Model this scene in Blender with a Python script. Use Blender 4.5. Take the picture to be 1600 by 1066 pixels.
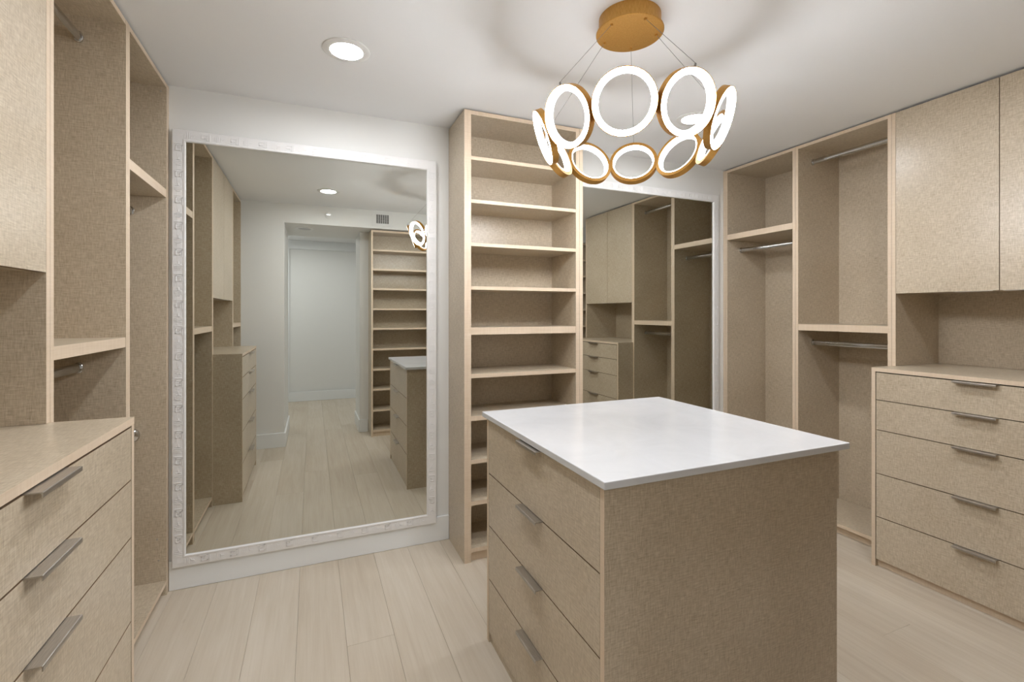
import bpy, bmesh, math, random
from math import sin, cos, pi, radians, atan2
random.seed(7)
for o in list(bpy.data.objects):
    bpy.data.objects.remove(o)
S = bpy.context.scene
C = S.collection

# ------------------------------------------------------------------ camera, world, exposure
cam_d = bpy.data.cameras.new('camera')
cam_d.sensor_fit = 'HORIZONTAL'
cam_d.sensor_width = 36.0
cam_d.lens = 744.5 / 1600 * 36.0
cam_d.shift_y = -(533 - 489.3) / 1600
cam_d.clip_start = 0.01
cam = bpy.data.objects.new('camera', cam_d)
cam.location = (0, 0, 1.34)
cam.rotation_euler = (radians(90), 0, radians(-22.73))
C.objects.link(cam)
S.camera = cam

LED_COOL = 165.0      # recessed downlights
LED_RING = 62.0       # chandelier diffusers, front faces
LED_BORE = 7.0        # glow of their inner edges
S.view_settings.view_transform = 'Standard'
S.view_settings.look = 'None'
S.view_settings.gamma = 1
S.view_settings.use_curve_mapping = False
S.view_settings.exposure = 0.32
w = bpy.data.worlds.new('world')
S.world = w
w.use_nodes = True
w.node_tree.nodes['Background'].inputs[0].default_value = (0.9, 0.95, 1, 1)
w.node_tree.nodes['Background'].inputs[1].default_value = 0.15

# ------------------------------------------------------------------ materials
def srgb(r, g, b):
    f = lambda c: (c / 255 / 12.92) if c / 255 <= 0.04045 else ((c / 255 + 0.055) / 1.055) ** 2.4
    return (f(r), f(g), f(b), 1)

class NT:
    def __init__(s, name):
        s.m = bpy.data.materials.new(name)
        s.m.use_nodes = True
        s.t = s.m.node_tree
        s.b = s.t.nodes['Principled BSDF']
    def n(s, k, **kw):
        x = s.t.nodes.new(k)
        for a, v in kw.items():
            setattr(x, a, v)
        return x
    def l(s, a, b):
        s.t.links.new(a, b)
    def mapping(s, src, sc, rot=(0, 0, 0)):
        m = s.n('ShaderNodeMapping')
        m.inputs['Scale'].default_value = sc
        m.inputs['Rotation'].default_value = rot
        s.l(src, m.inputs['Vector'])
        return m.outputs['Vector']
    def noise(s, vec, scale=1.0, detail=2.0, rough=0.5, dist=0.0):
        x = s.n('ShaderNodeTexNoise')
        x.inputs['Scale'].default_value = scale
        x.inputs['Detail'].default_value = detail
        x.inputs['Roughness'].default_value = rough
        x.inputs['Distortion'].default_value = dist
        s.l(vec, x.inputs['Vector'])
        return x.outputs['Fac']
    def math(s, op, a, b=None, c=None):
        x = s.n('ShaderNodeMath', operation=op)
        for i, v in enumerate((a, b, c)):
            if v is None:
                continue
            if isinstance(v, (int, float)):
                x.inputs[i].default_value = v
            else:
                s.l(v, x.inputs[i])
        return x.outputs[0]
    def ramp(s, fac, stops):
        x = s.n('ShaderNodeValToRGB')
        e = x.color_ramp.elements
        e[0].position, e[0].color = stops[0]
        e[1].position, e[1].color = stops[-1]
        for p, c in stops[1:-1]:
            q = e.new(p)
            q.color = c
        s.l(fac, x.inputs[0])
        return x.outputs[0]
    def bump(s, h, strength, dist=0.001):
        x = s.n('ShaderNodeBump')
        x.inputs['Strength'].default_value = strength
        x.inputs['Distance'].default_value = dist
        s.l(h, x.inputs['Height'])
        s.l(x.outputs[0], s.b.inputs['Normal'])
    def set(s, col=None, rough=None, metal=None, spec=None):
        if col is not None:
            if isinstance(col, tuple):
                s.b.inputs['Base Color'].default_value = col
            else:
                s.l(col, s.b.inputs['Base Color'])
        if rough is not None:
            s.b.inputs['Roughness'].default_value = rough
        if metal is not None:
            s.b.inputs['Metallic'].default_value = metal
        if spec is not None:
            s.b.inputs['Specular IOR Level'].default_value = spec
        return s.m

def mat_linen():
    k = NT('linen_laminate')
    uv = k.n('ShaderNodeTexCoord').outputs['UV']
    a = k.noise(k.mapping(uv, (50, 560, 1)), 1, 2, 0.6)
    b = k.noise(k.mapping(uv, (560, 50, 1)), 1, 2, 0.6)
    a2 = k.noise(k.mapping(uv, (30, 230, 1)), 1, 1, 0.5)
    b2 = k.noise(k.mapping(uv, (230, 30, 1)), 1, 1, 0.5)
    big = k.noise(uv, 3.5, 2, 0.5)
    f = k.math('ADD', a, b)
    f = k.math('ADD', f, k.math('MULTIPLY', k.math('ADD', a2, b2), 0.8))
    f = k.math('MULTIPLY', f, 1 / 3.6)
    f = k.math('ADD', f, k.math('MULTIPLY', k.math('SUBTRACT', big, 0.5), 0.12))
    col = k.ramp(f, [(0.33, srgb(162, 146, 122)), (0.5, srgb(196, 181, 158)), (0.67, srgb(222, 210, 190))])
    k.bump(f, 0.12, 0.0006)
    return k.set(col, 0.31, 0, 0.62)

def mat_band():
    k = NT('oak_edge_band')
    uv = k.n('ShaderNodeTexCoord').outputs['UV']
    f = k.noise(k.mapping(uv, (160, 6, 1)), 1, 3, 0.6, 0.3)
    g = k.noise(k.mapping(uv, (6, 160, 1)), 1, 3, 0.6, 0.3)
    f = k.math('MULTIPLY', k.math('ADD', f, g), 0.5)
    col = k.ramp(f, [(0.35, srgb(216, 195, 169)), (0.65, srgb(226, 207, 184))])
    return k.set(col, 0.45, 0, 0.4)

def mat_plank():
    k = NT('pale_oak_plank')
    tc = k.n('ShaderNodeTexCoord')
    oi = k.n('ShaderNodeObjectInfo').outputs['Random']
    cmb = k.n('ShaderNodeCombineXYZ')
    k.l(k.math('MULTIPLY', oi, 37.0), cmb.inputs[0])
    k.l(k.math('MULTIPLY', oi, 91.0), cmb.inputs[1])
    va = k.n('ShaderNodeVectorMath', operation='ADD')
    k.l(tc.outputs['UV'], va.inputs[0])
    k.l(cmb.outputs[0], va.inputs[1])
    v = va.outputs[0]
    g = k.noise(k.mapping(v, (34, 1.6, 1)), 1, 5, 0.62, 0.6)
    g2 = k.noise(k.mapping(v, (140, 5, 1)), 1, 2, 0.6)
    big = k.noise(k.mapping(v, (3.2, 1.1, 1)), 1, 2, 0.5)
    kn = k.n('ShaderNodeTexVoronoi')
    kn.inputs['Scale'].default_value = 1
    k.l(k.mapping(v, (5.5, 1.5, 1)), kn.inputs['Vector'])
    knot = k.math('LESS_THAN', kn.outputs['Distance'], 0.03)
    f = k.math('ADD', k.math('MULTIPLY', g, 0.55), k.math('MULTIPLY', g2, 0.2))
    f = k.math('ADD', f, k.math('MULTIPLY', big, 0.45))
    f = k.math('ADD', f, k.math('MULTIPLY', k.math('SUBTRACT', oi, 0.5), 0.16))
    f = k.math('SUBTRACT', f, k.math('MULTIPLY', knot, 0.12))
    col = k.ramp(f, [(0.30, srgb(186, 171, 151)), (0.58, srgb(202, 190, 172)), (0.85, srgb(214, 204, 189))])
    k.bump(g, 0.1, 0.0008)
    return k.set(col, 0.45, 0, 0.35)

def mat_paint(name, c, rough=0.6, spec=0.3):
    k = NT(name)
    oc = k.n('ShaderNodeTexCoord').outputs['Object']
    f = k.noise(oc, 260, 2, 0.5)
    k.bump(f, 0.05, 0.0005)
    return k.set(srgb(*c), rough, 0, spec)

def mat_flat(name, c, rough, metal, spec=0.5):
    return NT(name).set(srgb(*c), rough, metal, spec)

def mat_steel():
    k = NT('brushed_steel')
    oc = k.n('ShaderNodeTexCoord').outputs['Object']
    f = k.noise(k.mapping(oc, (900, 30, 900)), 1, 2, 0.5)
    col = k.ramp(f, [(0.3, srgb(170, 164, 156)), (0.7, srgb(196, 190, 182))])
    return k.set(col, 0.36, 0.9)

def mat_gold():
    k = NT('brushed_gold')
    oc = k.n('ShaderNodeTexCoord').outputs['Object']
    f = k.noise(k.mapping(oc, (400, 400, 60)), 1, 2, 0.5)
    col = k.ramp(f, [(0.3, srgb(186, 138, 66)), (0.7, srgb(204, 156, 84))])
    return k.set(col, 0.42, 0.7)

def mat_quartz():
    k = NT('white_quartz')
    uv = k.n('ShaderNodeTexCoord').outputs['Object']
    f = k.noise(uv, 5, 6, 0.7, 0.8)
    col = k.ramp(f, [(0.3, srgb(212, 213, 215)), (0.6, srgb(219, 220, 222))])
    return k.set(col, 0.16, 0, 0.5)

def mat_emit(name, c, s):
    k = NT(name)
    k.set(srgb(*c), 0.5)
    k.b.inputs['Emission Color'].default_value = srgb(*c)
    k.b.inputs['Emission Strength'].default_value = s
    return k.m

LIN = mat_linen()
BAND = mat_band()
PLANK = mat_plank()
WALL = mat_paint('wall_paint', (234, 234, 231))
CEIL = mat_paint('ceiling_paint', (240, 241, 242), 0.7, 0.2)
TRIM = mat_paint('trim_paint', (238, 240, 240), 0.4, 0.4)
FRAME = mat_paint('embossed_white_frame', (240, 239, 238), 0.42, 0.5)
STEEL = mat_steel()
CHROME = mat_flat('chrome', (205, 205, 205), 0.12, 1)
GOLD = mat_gold()
QUARTZ = mat_quartz()
GLASS = mat_flat('mirror_silver', (214, 215, 209), 0.0, 1)
LEDR = mat_emit('led_ring_diffuser', (249, 251, 255), LED_RING)
LEDB = mat_emit('led_ring_inner_glow', (249, 251, 255), LED_BORE)
LEDC = mat_emit('led_downlight_lens', (249, 251, 255), LED_COOL)
GAP_SHADE = mat_flat('painted_gap_shade', (52, 42, 32), 0.8, 0)  # dark brown standing in for shade inside the drawer gaps
LEDOFF = mat_paint('unlit_lens', (190, 190, 190), 0.4)
RIM = mat_flat('gap_shade_rim', (128, 106, 82), 0.6, 0, 0.3)  # rims coloured darker so the gaps between fronts look shaded
DARK = mat_flat('painted_duct_shade', (28, 26, 24), 0.8, 0)  # near-black colour for the shade inside the vent
SUB = mat_flat('subfloor', (120, 105, 88), 0.9, 0)
WIRE = mat_flat('steel_wire', (150, 150, 150), 0.35, 1)
PLASTIC = mat_paint('white_plastic', (232, 232, 230), 0.35, 0.5)

# ------------------------------------------------------------------ mesh helpers
def new_obj(name, verts, faces, mats, parent=None, midx=None, smooth=False, org=None):
    """verts are in world space; they are stored relative to the parent's base"""
    if org is None:
        org = base_of(parent)
    me = bpy.data.meshes.new(name)
    me.from_pydata([(v[0] - org[0], v[1] - org[1], v[2] - org[2]) for v in verts], [], faces)
    for m in mats:
        me.materials.append(m)
    if midx:
        me.polygons.foreach_set('material_index', midx)
    uvl = me.uv_layers.new(name='uv')
    for p in me.polygons:
        if smooth:
            p.use_smooth = True
        n = p.normal
        ax = max(range(3), key=lambda i: abs(n[i]))
        for li in p.loop_indices:
            v = verts[me.loops[li].vertex_index]
            uvl.data[li].uv = (v[1], v[2]) if ax == 0 else ((v[0], v[2]) if ax == 1 else (v[0], v[1]))
    me.update()
    o = bpy.data.objects.new(name, me)
    C.objects.link(o)
    if parent:
        o.parent = parent
    return o

def base_of(parent):
    x, y, z = 0, 0, 0
    while parent is not None:
        x += parent.location.x; y += parent.location.y; z += parent.location.z
        parent = parent.parent
    return (x, y, z)

class MB:
    def __init__(s):
        s.v, s.f, s.m = [], [], []
    def box(s, x0, x1, y0, y1, z0, z1, mi=(0, 0, 0)):
        """mi: material index for faces normal to x, y, z"""
        if x1 < x0: x0, x1 = x1, x0
        if y1 < y0: y0, y1 = y1, y0
        b = len(s.v)
        s.v += [(x0, y0, z0), (x1, y0, z0), (x1, y1, z0), (x0, y1, z0), (x0, y0, z1), (x1, y0, z1), (x1, y1, z1), (x0, y1, z1)]
        for q, a in (((0, 3, 2, 1), 2), ((4, 5, 6, 7), 2), ((0, 1, 5, 4), 1), ((2, 3, 7, 6), 1), ((1, 2, 6, 5), 0), ((3, 0, 4, 7), 0)):
            s.f.append(tuple(b + i for i in q)); s.m.append(mi[a])
        return s
    def ring(s, rings, closed=False, mi=0, cap0=False, cap1=False):
        """rings: list of equal-length loops of points, skinned in order"""
        b = len(s.v); n = len(rings[0])
        for r in rings:
            s.v += r
        R = len(rings)
        for i in range(R if closed else R - 1):
            for j in range(n):
                a = b + i * n; c = b + ((i + 1) % R) * n
                s.f.append((a + j, a + (j + 1) % n, c + (j + 1) % n, c + j)); s.m.append(mi)
        if cap0:
            s.f.append(tuple(b + j for j in reversed(range(n)))); s.m.append(mi)
        if cap1:
            s.f.append(tuple(b + (R - 1) * n + j for j in range(n))); s.m.append(mi)
        return s
    def lathe(s, prof, c, seg=48, axis=(0, 0, 1), closed=False, mi=0, cap0=False, cap1=False):
        """prof: (radius, height along axis)"""
        import mathutils
        A = mathutils.Vector(axis).normalized()
        T = A.orthogonal().normalized(); B = A.cross(T)
        cc = mathutils.Vector(c)
        rs = []
        for r, h in prof:
            rs.append([tuple(cc + A * h + (T * cos(2 * pi * k / seg) + B * sin(2 * pi * k / seg)) * r) for k in range(seg)])
        return s.ring(rs, closed, mi, cap0, cap1)
    def rod(s, p, q, r, seg=12, ry=None, mi=0):
        """tube from p to q; ry gives an upright oval section"""
        import mathutils
        p, q = mathutils.Vector(p), mathutils.Vector(q)
        d = (q - p).normalized()
        up = mathutils.Vector((0, 0, 1))
        T = d.cross(up)
        T = T.normalized() if T.length > 1e-4 else mathutils.Vector((1, 0, 0))
        U = T.cross(d).normalized()
        ry = ry or r
        rs = [[tuple(e + T * r * cos(2 * pi * k / seg) + U * ry * sin(2 * pi * k / seg)) for k in range(seg)] for e in (p, q)]
        return s.ring(rs, False, mi, True, True)
    def build(s, name, mats, parent=None, smooth=False, org=None):
        o = new_obj(name, s.v, s.f, mats if isinstance(mats, (list, tuple)) else [mats], parent, s.m, False, org)
        bm = bmesh.new(); bm.from_mesh(o.data)
        bmesh.ops.recalc_face_normals(bm, faces=bm.faces)
        if smooth:
            for f in bm.faces:
                f.smooth = True
            for e in bm.edges:
                if len(e.link_faces) == 2 and e.calc_face_angle(0) > 0.6:
                    e.smooth = False
        bm.to_mesh(o.data); bm.free()
        return o

def bevelled(o, wd, seg=2):
    bm = bmesh.new(); bm.from_mesh(o.data)
    bmesh.ops.bevel(bm, geom=list(bm.edges), offset=wd, segments=seg, affect='EDGES', profile=0.5)
    bm.to_mesh(o.data); bm.free()
    return o

def thing(name, label, cat, loc, group=None):
    o = bpy.data.objects.new(name, None)
    o.empty_display_size = 0.1
    o.location = loc
    C.objects.link(o)
    o['label'] = label; o['category'] = cat
    if group: o['group'] = group
    return o

def struct(o):
    o['kind'] = 'structure'
    return o

def dup(root, loc, label):
    r = root.copy(); C.objects.link(r); r.location = loc; r['label'] = label
    for ch in list(root.children):
        c = ch.copy(); C.objects.link(c); c.parent = r
        for g in list(ch.children):
            d = g.copy(); C.objects.link(d); d.parent = c
    return r

# ------------------------------------------------------------------ setting
YB, ZC, YR, ZS = 2.763, 2.441, 0.2, 2.25
XWL, XWR, YF = -1.08, 3.37, -2.45
fl = struct(MB().box(XWL - .1, XWR + .1, YF - .1, YB + .1, -.05, -.014).build('floor', SUB))
# floorboards: one object each, running towards the mirror wall
pw = 0.187
x = 0.128 - pw * 7
row = 0
while x < XWR + .05:
    x0, x1 = max(x, XWL - .08), min(x + pw, XWR + .08)
    y = YF - .05 - random.uniform(0, 1.7)
    while y < YB + .05:
        ln = random.choice((2.2, 2.4, 1.9))
        a, b = max(y, YF - .08), min(y + ln, YB + .02)
        if b - a > .02 and x1 - x0 > .01:
            g, c = .0003, .0007
            lo = [(x0 + g, a + g), (x1 - g, a + g), (x1 - g, b - g), (x0 + g, b - g)]
            hi = [(x0 + g + c, a + g + c), (x1 - g - c, a + g + c), (x1 - g - c, b - g - c), (x0 + g + c, b - g - c)]
            m = MB()
            m.ring([[(p[0], p[1], -.014) for p in lo], [(p[0], p[1], -c) for p in lo], [(p[0], p[1], 0) for p in hi]], cap0=True, cap1=True)
            m.build('floorboard', PLANK, fl)
        y += ln
    x += pw; row += 1

struct(MB().box(XWL - .1, XWR + .1, YF - .1, YB + .1, ZC, ZC + .1).build('ceiling', CEIL))
struct(MB().box(XWL - .1, XWR + .1, YB, YB + .1, 0, ZC).build('wall_back', WALL))
struct(MB().box(XWL - .1, XWL, YF, YB, 0, ZC).build('wall_left', WALL))
struct(MB().box(XWR, XWR + .1, YF, YB, 0, ZC).build('wall_right', WALL))
# wall behind the viewer, left of the hallway, and the hallway's left side
struct(MB().box(XWL - .1, -.26, -.66, YR, 0, ZC).build('wall_rear_left', WALL))
# bulkhead over the hallway opening and rear shelving
struct(MB().box(-.26, XWR, -.66, YR, ZS, ZC).build('wall_bulkhead', WALL))
struct(MB().box(.492, XWR, -.66, -.12, 0, ZS).build('wall_rear_right', WALL))
struct(MB().box(XWL - .1, XWR + .1, YF - .1, YF, 0, ZC).build('wall_hall_end', WALL))
# cased recess on the hall end wall
m = MB().box(-.9, 1.3, YF, YF + .025, 2.31, ZC - .0005).box(-.9, -.32, YF, YF + .025, .14, 2.31).box(.82, 1.3, YF, YF + .025, .14, 2.31)
struct(m.build('trim_1', TRIM))

def skirting(name, x0, x1, y0, y1, h=.142):
    o = MB().box(x0, x1, y0, y1, 0.0005, h).build(name, TRIM)
    bevelled(o, .002, 1)
    return struct(o)
skirting('baseboard_back', -.637, .7475, YB - .014, YB)
skirting('baseboard_back_right', 1.48, 2.923, YB - .014, YB)
skirting('baseboard_rear_left', -.639, -.26 + .014, YR, YR + .014)
skirting('baseboard_hall_left', -.26, -.26 + .014, -.66, YR - .0005)
skirting('baseboard_hall_end', XWL, XWR, YF + .0255, YF + .04)
skirting('baseboard_rear_right', .478, .492, -.66, -.106)
skirting('baseboard_rear_stub', .4925, .58, -.12, -.106)

# ------------------------------------------------------------------ downlights
def downlight(x, y, z, lens, label, group):
    t = thing('recessed_downlight', label, 'ceiling light', (x, y, z), group)
    MB().lathe([(.095, 0), (.0945, -.003), (.091, -.0048), (.0660, -.0062), (.0655, -.0055), (.0655, 0)], (x, y, z - .0004), 48).build('trim_ring', PLASTIC, t, True)
    MB().lathe([(.0652, -.0010), (.0652, -.0030), (.05, -.0036), (.03, -.0040)], (x, y, z), 40, cap1=True, cap0=True).build('lens', lens, t, True)
    return t
G = 'recessed downlights in the white ceiling'
dl = downlight(.132, 2.108, ZC, LEDC, 'lit round white downlight in the ceiling in front of the large left mirror', G)
dup(dl, (1.988, 2.087, ZC), 'lit round white downlight in the ceiling seen through the chandelier rings')
dup(dl, (.133, .877, ZC), 'lit round white downlight near the hallway, seen reflected in the large left mirror')
dup(dl, (1.988, .85, ZC), 'lit round white downlight in the ceiling nearest the right dresser')
dup(dl, (.15, -1.5, ZC), 'added unseen round downlight brightening the far end of the hallway')  # added out of view so the reflected hallway is lit
dup(dl, (1.9, -1.5, ZC), 'added unseen round downlight in the corridor behind the shoe shelves')  # second added corridor lamp, also unseen, for fill
dup(dl, (-.75, -1.6, ZC), 'added unseen round downlight at the dead end of the corridor')  # another unseen lamp added to brighten the corridor
downlight(-.08, -.1, ZS, LEDOFF, 'unlit grey round downlight in the low hallway ceiling', G)

# ------------------------------------------------------------------ panel carcasses
T = .019
def sx(side, d):
    return (-.639 - d) if side == 'L' else (2.925 + d)

def panel(name, parent, side, d0, d1, y0, y1, z0, z1, kind='edge'):
    # kind 'edge': exposed oak edge faces the room; 'front': linen face, rim browned to shade the gaps
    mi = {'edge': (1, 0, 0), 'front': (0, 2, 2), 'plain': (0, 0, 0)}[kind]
    return MB().box(sx(side, d0), sx(side, d1), y0, y1, z0, z1, mi).build(name, [LIN, BAND, RIM], parent)

def pull(parent, axis, face, sgn, c, zt, name='pull_handle', length=.155, down=.009):
    """edge pull: flat plate leaving the top of a front, with a lip turned down. sgn: outward direction"""
    a, b = c - length / 2, c + length / 2
    o = .026
    prof = [(-.010, .0006), (o - .002, .0006), (o - .0005, -.0002), (o, -.002), (o, -down), (o - .0022, -down), (o - .0022, -.0032), (o - .004, -.0014), (-.010, -.0014)]
    rs = []
    for q in (a, b):
        if axis == 'x':
            rs.append([(face + sgn * p[0], q, zt + p[1]) for p in prof])
        else:
            rs.append([(q, face + sgn * p[0], zt + p[1]) for p in prof])
    return MB().ring(rs, cap0=True, cap1=True).build(name, STEEL, parent)

def rod(parent, side, d, y0, y1, z):
    x = sx(side, d)
    r = MB().rod((x, y0 + .001, z), (x, y1 - .001, z), .009, 20, .0165).build('hanging_rod', CHROME, parent, True)
    for y, s in ((y0, 1), (y1, -1)):
        pts = []
        for rr, h in ((1.0, 0.0002), (1.0, .007), (.85, .009), (.85, .0095)):
            pts.append([(x + .0135 * rr * cos(2 * pi * k / 20), y + s * h, z + .0205 * rr * sin(2 * pi * k / 20)) for k in range(20)])
        MB().ring(pts, cap0=True, cap1=True).build('rod_socket', CHROME, r, True)
    return r

def cap(parent, x, y, z):
    MB().lathe([(.004, 0), (.004, -.001), (.002, -.0016)], (x, y - .0002, z), 10, (0, 1, 0), cap1=True, cap0=True).build('screw_cap', STEEL if z > 0 else STEEL, parent, True)

DEP = .415
ZT = 2.4305
def closet(side, y0, y1, shelf, rods, label, filler=None):
    t = thing('hanging_closet', label, 'closet', (sx(side, .2), (y0 + y1) / 2, 0), 'built-in hanging closets with linen-look panels')
    e = .0008
    a, b = y0 + e, y1 - e
    panel('side_panel', t, side, 0, DEP, a, a + T, 0, ZT)
    panel('side_panel', t, side, 0, DEP, b - T, b, 0, ZT)
    i0, i1 = a + T, b - T
    panel('top_panel', t, side, .0008, DEP - .01, i0, i1, ZT - T, ZT)
    panel('bottom_panel', t, side, .0008, DEP - .01, i0, i1, .05, .069)
    panel('toe_kick', t, side, .033, .049, i0, i1, 0, .05)
    panel('back_panel', t, side, DEP - .01, DEP, i0, i1, .05, ZT, 'plain')
    if shelf:
        panel('shelf', t, side, .0015, DEP - .01, i0, i1, shelf[0], shelf[1])
    for z in rods:
        rod(t, side, .137, i0, i1, z)
    if filler:
        panel('filler_strip', t, side, 0, .05, filler[0], filler[1], 0, ZT)
    return t

ca = closet('L', 2.208, 2.7425, (1.888, 1.927), (1.815,), 'open hanging closet on the left beside the large mirror, with a high shelf', (2.743, 2.7615))
closet('L', 1.632, 2.208, (1.213, 1.25), (2.335, 1.143), 'open double-hanging closet on the left beside the left upper cabinet')
cc = closet('L', .215, .7195, (1.213, 1.25), (2.335, 1.143), 'narrow open closet beyond the left dresser, seen in a mirror')
cr = closet('R', 2.167, 2.7425, (1.897, 1.937), (1.826,), 'open hanging closet on the right, next to the mirror behind the island', (2.743, 2.7615))
closet('R', 1.603, 2.167, (1.228, 1.268), (2.34, 1.145), 'open double-hanging closet on the right beside the upper cabinet doors')

for px, py in ((-.662, 2.39), (-.676, .27), (-.67, .17)):
    cap(ca, px, 2.7225, py)
for px, py in ((2.945, 2.395), (2.945, 1.99), (2.945, 1.23)):
    cap(cr, px, 2.7225, py)
kb = MB().lathe([(.012, 0), (.012, -.006), (.009, -.012), (.012, -.02), (.024, -.028), (.031, -.038), (.033, -.047), (.029, -.057), (.018, -.064), (.006, -.067)], (-.762, 2.7228, .78), 28, (0, 1, 0), cap0=True, cap1=True).build('round_knob', CHROME, ca, True)
kb['label'] = 'round polished chrome knob'

def hutch(side, y0, y1, split, hy, label):
    t = thing('upper_cabinet', label, 'cabinet', (sx(side, .2), (y0 + y1) / 2, 1.0515), 'upper cabinets above the dressers')
    zb = 1.0515
    e = .0004
    a, b = y0 + e, y1 - e
    panel('side_panel', t, side, 0, DEP, a, a + T, zb, ZT)
    panel('side_panel', t, side, 0, DEP, b - T, b, zb, ZT)
    i0, i1 = a + T, b - T
    panel('top_panel', t, side, .021, DEP - .01, i0, i1, ZT - T, ZT)
    panel('bottom_panel', t, side, .021, DEP - .01, i0, i1, 1.449, 1.468)
    panel('back_panel', t, side, DEP - .01, DEP, i0, i1, zb, ZT, 'plain')
    s = 1 if side == 'L' else -1
    for (q0, q1), h in (((i0 + .0015, split - .0015), hy[0]), ((split + .0015, i1 - .0015), hy[1])):
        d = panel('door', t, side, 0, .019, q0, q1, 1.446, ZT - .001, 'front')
        # thin pull hooked under the door's lower edge
        prof = [(-.012, 0), (.012, 0), (.012, .008), (.0105, .008), (.0105, -.0012), (-.012, -.0012)]
        rs = [[(sx(side, 0) + s * p[0] * .9, q, 1.4455 - .0002 + min(p[1], 0)) for p in prof] for q in (h - .0725, h + .0725)]
        MB().box(sx(side, -.010), sx(side, .015), h - .0725, h + .0725, 1.4430, 1.4452).build('pull_handle', STEEL, d)
    return t
hutch('L', .72, 1.632, 1.17, (1.08, 1.25), 'upper cabinet with two flat linen doors over the left dresser')
hutch('R', .72, 1.603, 1.159, (1.07, 1.25), 'upper cabinet with two flat linen doors over the right dresser')

def dresser(side, d0, y0, y1, hc, label):
    t = thing('dresser', label, 'dresser', (sx(side, .1), (y0 + y1) / 2, 0), 'linen-faced five-drawer dressers')
    p = panel('top_panel', t, side, d0, DEP, y0, y1, 1.031, 1.051)
    panel('side_panel', t, side, d0 + .0005, DEP, y0, y0 + T, 0, 1.031)
    panel('side_panel', t, side, d0 + .0005, DEP, y1 - T, y1, 0, 1.031)
    panel('back_panel', t, side, DEP - .01, DEP, y0 + T, y1 - T, .04, 1.031)
    panel('toe_kick', t, side, d0 + .022, d0 + .036, y0 + T, y1 - T, 0, .044)
    MB().box(sx(side, d0 + .026), sx(side, d0 + .034), y0 + T, y1 - T, .044, 1.031).build('gap_shade_sheet', GAP_SHADE, t)  # dark sheet behind the drawers, painting the gap shade
    s = 1 if side == 'L' else -1
    zz = [1.0275, .882, .724, .494, .266, .040]
    for i in range(5):
        zt, zl = zz[i] - .0019, zz[i + 1] + .0019
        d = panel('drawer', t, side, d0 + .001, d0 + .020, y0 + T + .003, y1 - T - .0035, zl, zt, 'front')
        pull(d, 'x', sx(side, d0 + .001), s, hc, zt + .0014)
    return t
dresser('L', -.181, .7205, 1.632, 1.160, 'left dresser in the foreground with steel edge pulls')
dresser('R', -.176, .7205, 1.6028, 1.170, 'right dresser of five drawers against the right wall')

# ------------------------------------------------------------------ island
ix0, ix1, iy0, iy1, zi = .662, 1.530, .993, 1.845, .911
t = thing('island', 'closet island of linen-look drawers with a white quartz top in the room centre', 'island', (1.1, 1.42, 0))
LB = [LIN, BAND]
MB().box(ix0, ix1, iy0, iy0 + T, 0, zi - .0002, (1, 0, 0)).build('side_panel', LB, t)
MB().box(ix0, ix1, iy1 - T, iy1, 0, zi - .0002, (1, 0, 0)).build('side_panel', LB, t)
MB().box(ix1 - T, ix1 - .0006, iy0 + T, iy1 - T, 0, zi - .0002, (0, 1, 0)).build('back_panel', LB, t)
MB().box(ix0 + .008, ix0 + .022, iy0 + T, iy1 - T, 0, .041, (0, 0, 0)).build('toe_kick', LB, t)
MB().box(ix0 + .028, ix0 + .034, iy0 + T, iy1 - T, .041, zi - .0002, (0, 0, 0)).build('gap_shade_sheet', [GAP_SHADE, GAP_SHADE], t)  # same dark sheet for the island's drawer gaps
zz = [.9075, .688, .4755, .259, .040]
for i in range(4):
    zt, zl = zz[i] - .0019, zz[i + 1] + .0019
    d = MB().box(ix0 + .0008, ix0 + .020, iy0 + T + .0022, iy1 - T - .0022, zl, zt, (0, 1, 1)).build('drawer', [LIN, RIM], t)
    pull(d, 'x', ix0 + .0008, -1, 1.413, zt + .0014)
o = MB().box(.650, 1.564, .974, 1.873, zi, .931).build('countertop', QUARTZ, t)
bevelled(o, .0022, 2)
o['label'] = 'white quartz slab top'

# ------------------------------------------------------------------ open shelf units
def shelf_unit(name, x0, x1, y0, y1, ztop, shelves, label, sgn, group=None, clad=True, bottom=(.052, .073)):
    """sgn -1: opening faces -y ; +1 faces +y"""
    t = thing(name, label, 'shelving', ((x0 + x1) / 2, (y0 + y1) / 2, 0), group)
    yf, yb = (y0, y1) if sgn < 0 else (y1, y0)
    def P(n, a, b, f, bk, z0, z1):
        return MB().box(a, b, yf - sgn * f, yf - sgn * bk, z0, z1, (0, 0 if n == 'back_panel' else 1, 0)).build(n, LB, t)
    D = abs(y1 - y0)
    a, b = x0, x1
    if clad:
        P('cladding_panel', a, a + T, 0, D, 0, ztop)
        P('cladding_panel', b - T - .003, b, 0, D, 0, ztop)
        a += T + .0006; b -= T + .0036
        P('side_panel', a, a + T, .0012, D, 0, ztop)
        P('side_panel', b - .0235, b, .0012, D, 0, ztop)
        a += T; b -= .0235
    else:
        P('side_panel', a + .0003, a + T, 0, D, 0, ztop)
        P('side_panel', b - T, b - .0003, 0, D, 0, ztop)
        a += T; b -= T
    P('top_panel', a, b, .002, D - .009, ztop - .022, ztop)
    P('bottom_panel', a, b, .002, D - .009, *bottom)
    P('toe_kick', a, b, .02, .036, 0, bottom[0])
    P('back_panel', a, b, D - .009, D, bottom[0], ztop)
    for z0, z1 in shelves:
        P('shelf', a, b, .003, D - .009, z0, z1)
    return t
sh = [(2.166, 2.186), (1.934, 1.953), (1.701, 1.720), (1.466, 1.485), (1.223, 1.262), (.989, 1.011), (.759, .783), (.527, .549), (.303, .326)]
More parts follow.
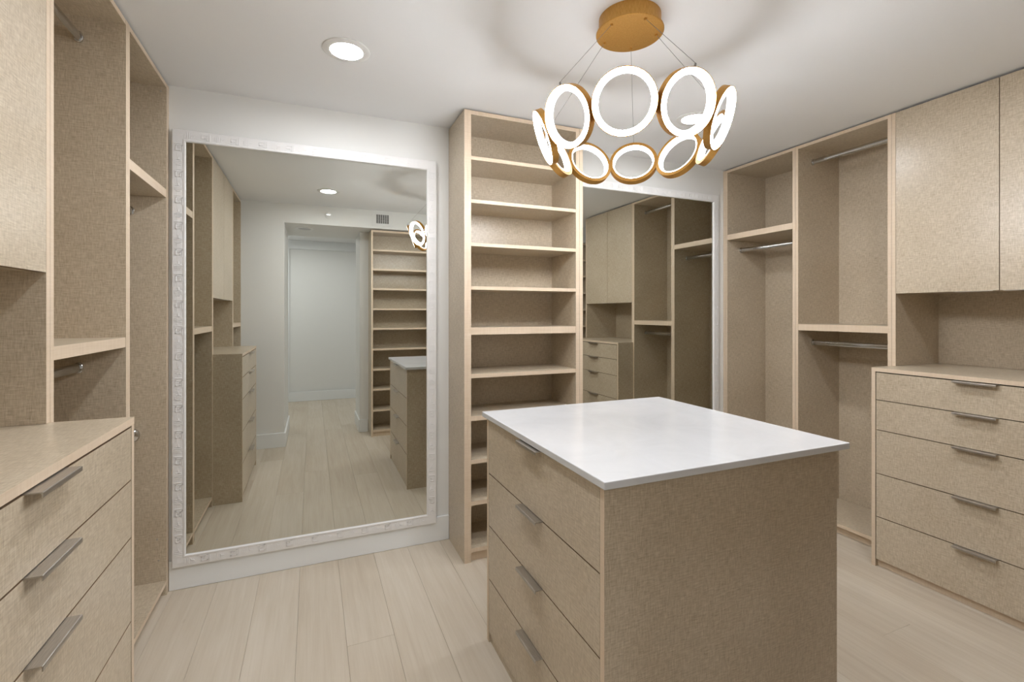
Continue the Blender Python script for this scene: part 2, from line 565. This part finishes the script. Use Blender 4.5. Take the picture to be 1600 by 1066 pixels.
shelf_unit('shelf_unit', .748, 1.479, 2.444, 2.761, ZT, sh, 'tall open oak-edged shelf unit standing between the two mirrors', -1)
rz = [2.012, 1.803, 1.59, 1.372, 1.158, .935, .715, .497, .272]
w_ = .69
r0 = shelf_unit('shelf_unit', .585, .585 + w_, -.118, .16, ZS - .01, [(z, z + .019) for z in rz], 'open shoe shelf unit beside the hallway opening, reflected in the large mirror', 1, 'shoe shelves along the wall behind the viewer', False)
for i, lb in enumerate(('open shoe shelf unit second from the hallway opening, behind the viewer', 'open shoe shelf unit third from the hallway opening, behind the viewer', 'open shoe shelf unit in the far corner, glimpsed in the rear mirror')):
    dup(r0, (r0.location.x + w_ * (i + 1), r0.location.y, 0), lb)

# ------------------------------------------------------------------ framed mirrors
def frame_mirror(xa, xb, za, zb, label):
    hb = .0150
    t = thing('wall_mirror', label, 'mirror', ((xa + xb) / 2, YB - hb, za), 'large mirrors in white embossed frames')
    W = .056
    prof = [(0, 0), (0, .0095), (.003, .0115), (.022, .0125), (.045, .0122), (.0475, .0148), (.0535, .015), (W, .011), (W, 0)]
    cor = [(xa, za, 1, 1), (xb, za, -1, 1), (xb, zb, -1, -1), (xa, zb, 1, -1)]
    for k in range(4):
        A, B = cor[k], cor[(k + 1) % 4]
        rs = [[(c[0] + c[2] * d, YB - hb - h, c[1] + c[3] * d) for d, h in prof] for c in (A, B)]
        r = MB().ring(rs, cap0=True, cap1=True).build('frame_rail', FRAME, t)
        # raised fret ornament along the rail
        horiz = k % 2 == 0
        L = (xb - xa) if horiz else (zb - za)
        n = int((L - .09) / .0625)
        st = (L - .1) / n
        m = MB()
        lw = .0017
        def bar(s0, t0, s1, t1):
            sa, sb = min(s0, s1) - lw, max(s0, s1) + lw
            ta, tb = min(t0, t1) - lw, max(t0, t1) + lw
            y0_, y1_ = YB - hb - .0145, YB - hb - .010
            if horiz:
                zz0 = za + ta if k == 0 else zb - tb
                zz1 = za + tb if k == 0 else zb - ta
                m.box(xa + sa, xa + sb, y0_, y1_, zz0, zz1)
            else:
                xx0 = xb - tb if k == 1 else xa + ta
                xx1 = xb - ta if k == 1 else xa + tb
                m.box(xx0, xx1, y0_, y1_, za + sa, za + sb)
        for i in range(n):
            s = .05 + st * i
            lo, hi = .013, .042
            if i % 2 == 0:
                for q in (.012, .020):
                    bar(s + q, lo, s + q, hi)
                bar(s + .028, lo + .006, s + .028, hi - .006)
                bar(s + .028, (lo + hi) / 2, s + .040, (lo + hi) / 2)
                bar(s + .004, lo + .006, s + .004, hi - .006)
            else:
                bar(s + .002, hi, s + .034, hi); bar(s + .034, hi, s + .034, lo + .004)
                bar(s + .034, lo + .004, s + .010, lo + .004); bar(s + .010, lo + .004, s + .010, hi - .009)
                bar(s + .010, hi - .009, s + .024, hi - .009); bar(s + .024, hi - .009, s + .024, lo + .012)
                bar(s + .044, lo, s + .044, hi)
        f = m.build('fret_ornament', FRAME, r)
        f['kind'] = 'stuff'
    MB().box(xa + W - .004, xb - W + .004, YB - hb - .0044, YB - hb - .0004, za + W - .004, zb - W + .004).build('mirror_glass', GLASS, t)
    return t
frame_mirror(-.622, .668, .113, 2.226, 'large rectangular wall mirror in a white embossed frame left of the tall shelf unit')
frame_mirror(1.567, 2.857, .113, 2.236, 'white framed wall mirror behind the island, right of the tall shelf unit')

# ------------------------------------------------------------------ wall fittings on the bulkhead
t = thing('air_vent', 'small square-holed air vent high on the bulkhead above the rear shelves', 'vent', (.698, YR, 2.30))
yv = YR
MB().box(.592, .805, yv + .0004, yv + .004, 2.275, 2.425).build('face_plate', PLASTIC, t)
MB().box(.630, .768, yv + .0042, yv + .005, 2.305, 2.400).build('duct_shade_plate', DARK, t)  # flat dark plate, the shade of the duct put in as colour
m = MB()
for i in range(7):
    x = .6315 + i * .0223
    m.box(x - .002, x + .002, yv + .0052, yv + .009, 2.304, 2.401)
m.build('upright_fins', PLASTIC, t)['kind'] = 'stuff'
m = MB()
for i in range(9):
    z = 2.305 + i * .0118
    m.box(.630, .768, yv + .0052, yv + .0075, z - .0014, z + .0014)
m.build('cross_fins', PLASTIC, t)['kind'] = 'stuff'
t = thing('fire_sprinkler', 'small sidewall sprinkler head on the bulkhead above the hallway opening', 'sprinkler', (.152, YR, 2.35))
MB().lathe([(.034, .0004), (.034, .003), (.026, .008), (.016, .009)], (.152, YR, 2.35), 24, (0, 1, 0), cap0=True, cap1=True).build('escutcheon', PLASTIC, t, True)
MB().rod((.152, YR + .009, 2.35), (.152, YR + .045, 2.35), .006).build('nozzle', CHROME, t, True)
MB().box(.132, .172, YR + .045, YR + .060, 2.3565, 2.358).box(.132, .172, YR + .045, YR + .047, 2.345, 2.3565).build('deflector', CHROME, t)

# ------------------------------------------------------------------ chandelier
CX, CY, CZ, RC, RO, DL, PH = 1.093, 1.472, 1.990, .3257, .1015, .363, .688
t = thing('ring_chandelier', 'gold chandelier of ten glowing LED rings hung in a circle above the island', 'chandelier', (CX, CY, ZC))
cn = MB().lathe([(.113, -.0004), (.113, -.052), (.1225, -.052), (.1235, -.053), (.1235, -.058), (.122, -.0595)], (CX, CY, ZC), 72, cap0=True, cap1=True).build('canopy', GOLD, t, True)
import mathutils
V = mathutils.Vector
for k in range(10):
    a = pi + PH - k * pi / 5
    n = V((sin(a), cos(a), 0)); tg = V((cos(a), -sin(a), 0))
    N = V((n.x * cos(DL), n.y * cos(DL), -sin(DL)))
    U = V((n.x * sin(DL), n.y * sin(DL), cos(DL)))
    c = V((CX, CY, CZ)) + n * RC
    seg = 72
    def loop(r, h):
        return [tuple(c + N * h + (tg * cos(2 * pi * j / seg) + U * sin(2 * pi * j / seg)) * r) for j in range(seg)]
    # gold shell: outer band, thin back rim, thin front rim
    r_ = MB().ring([loop(.0990, .0004), loop(RO, .0004), loop(RO, -.0240), loop(.0872, -.0240), loop(.0872, -.022), loop(.0990, -.018)], closed=True).build('light_ring', GOLD, t, True)
    d = MB().ring([loop(.0985, -.0175), loop(.0985, -.0004), loop(.0975, .0006), loop(.0818, .0006), loop(.0808, -.0006)]).ring([loop(.0808, -.0006), loop(.0820, -.0228), loop(.0828, -.0236), loop(.0870, -.0238), loop(.0870, -.0216), loop(.0985, -.0175)], mi=1).build('led_diffuser', [LEDR, LEDB], r_, True)
    if k % 2 == 1:
        top = c - N * .011 + U * RO
        hub = V((CX, CY, ZC - .0595)) + n * .100
        MB().lathe([(.0035, -.001), (.0035, .009), (.0015, .011)], tuple(top), 12, tuple(U), cap0=True, cap1=True).build('cable_clamp', WIRE, r_, True)
        MB().rod(tuple(top + U * .010), tuple(hub), .0008, 6).build('suspension_cable', WIRE, t, True)
        MB().lathe([(.0055, .0002), (.0055, -.003), (.0035, -.006), (.0018, -.0065)], tuple(hub), 16, cap0=True, cap1=True).build('cable_grommet', GOLD, cn, True)
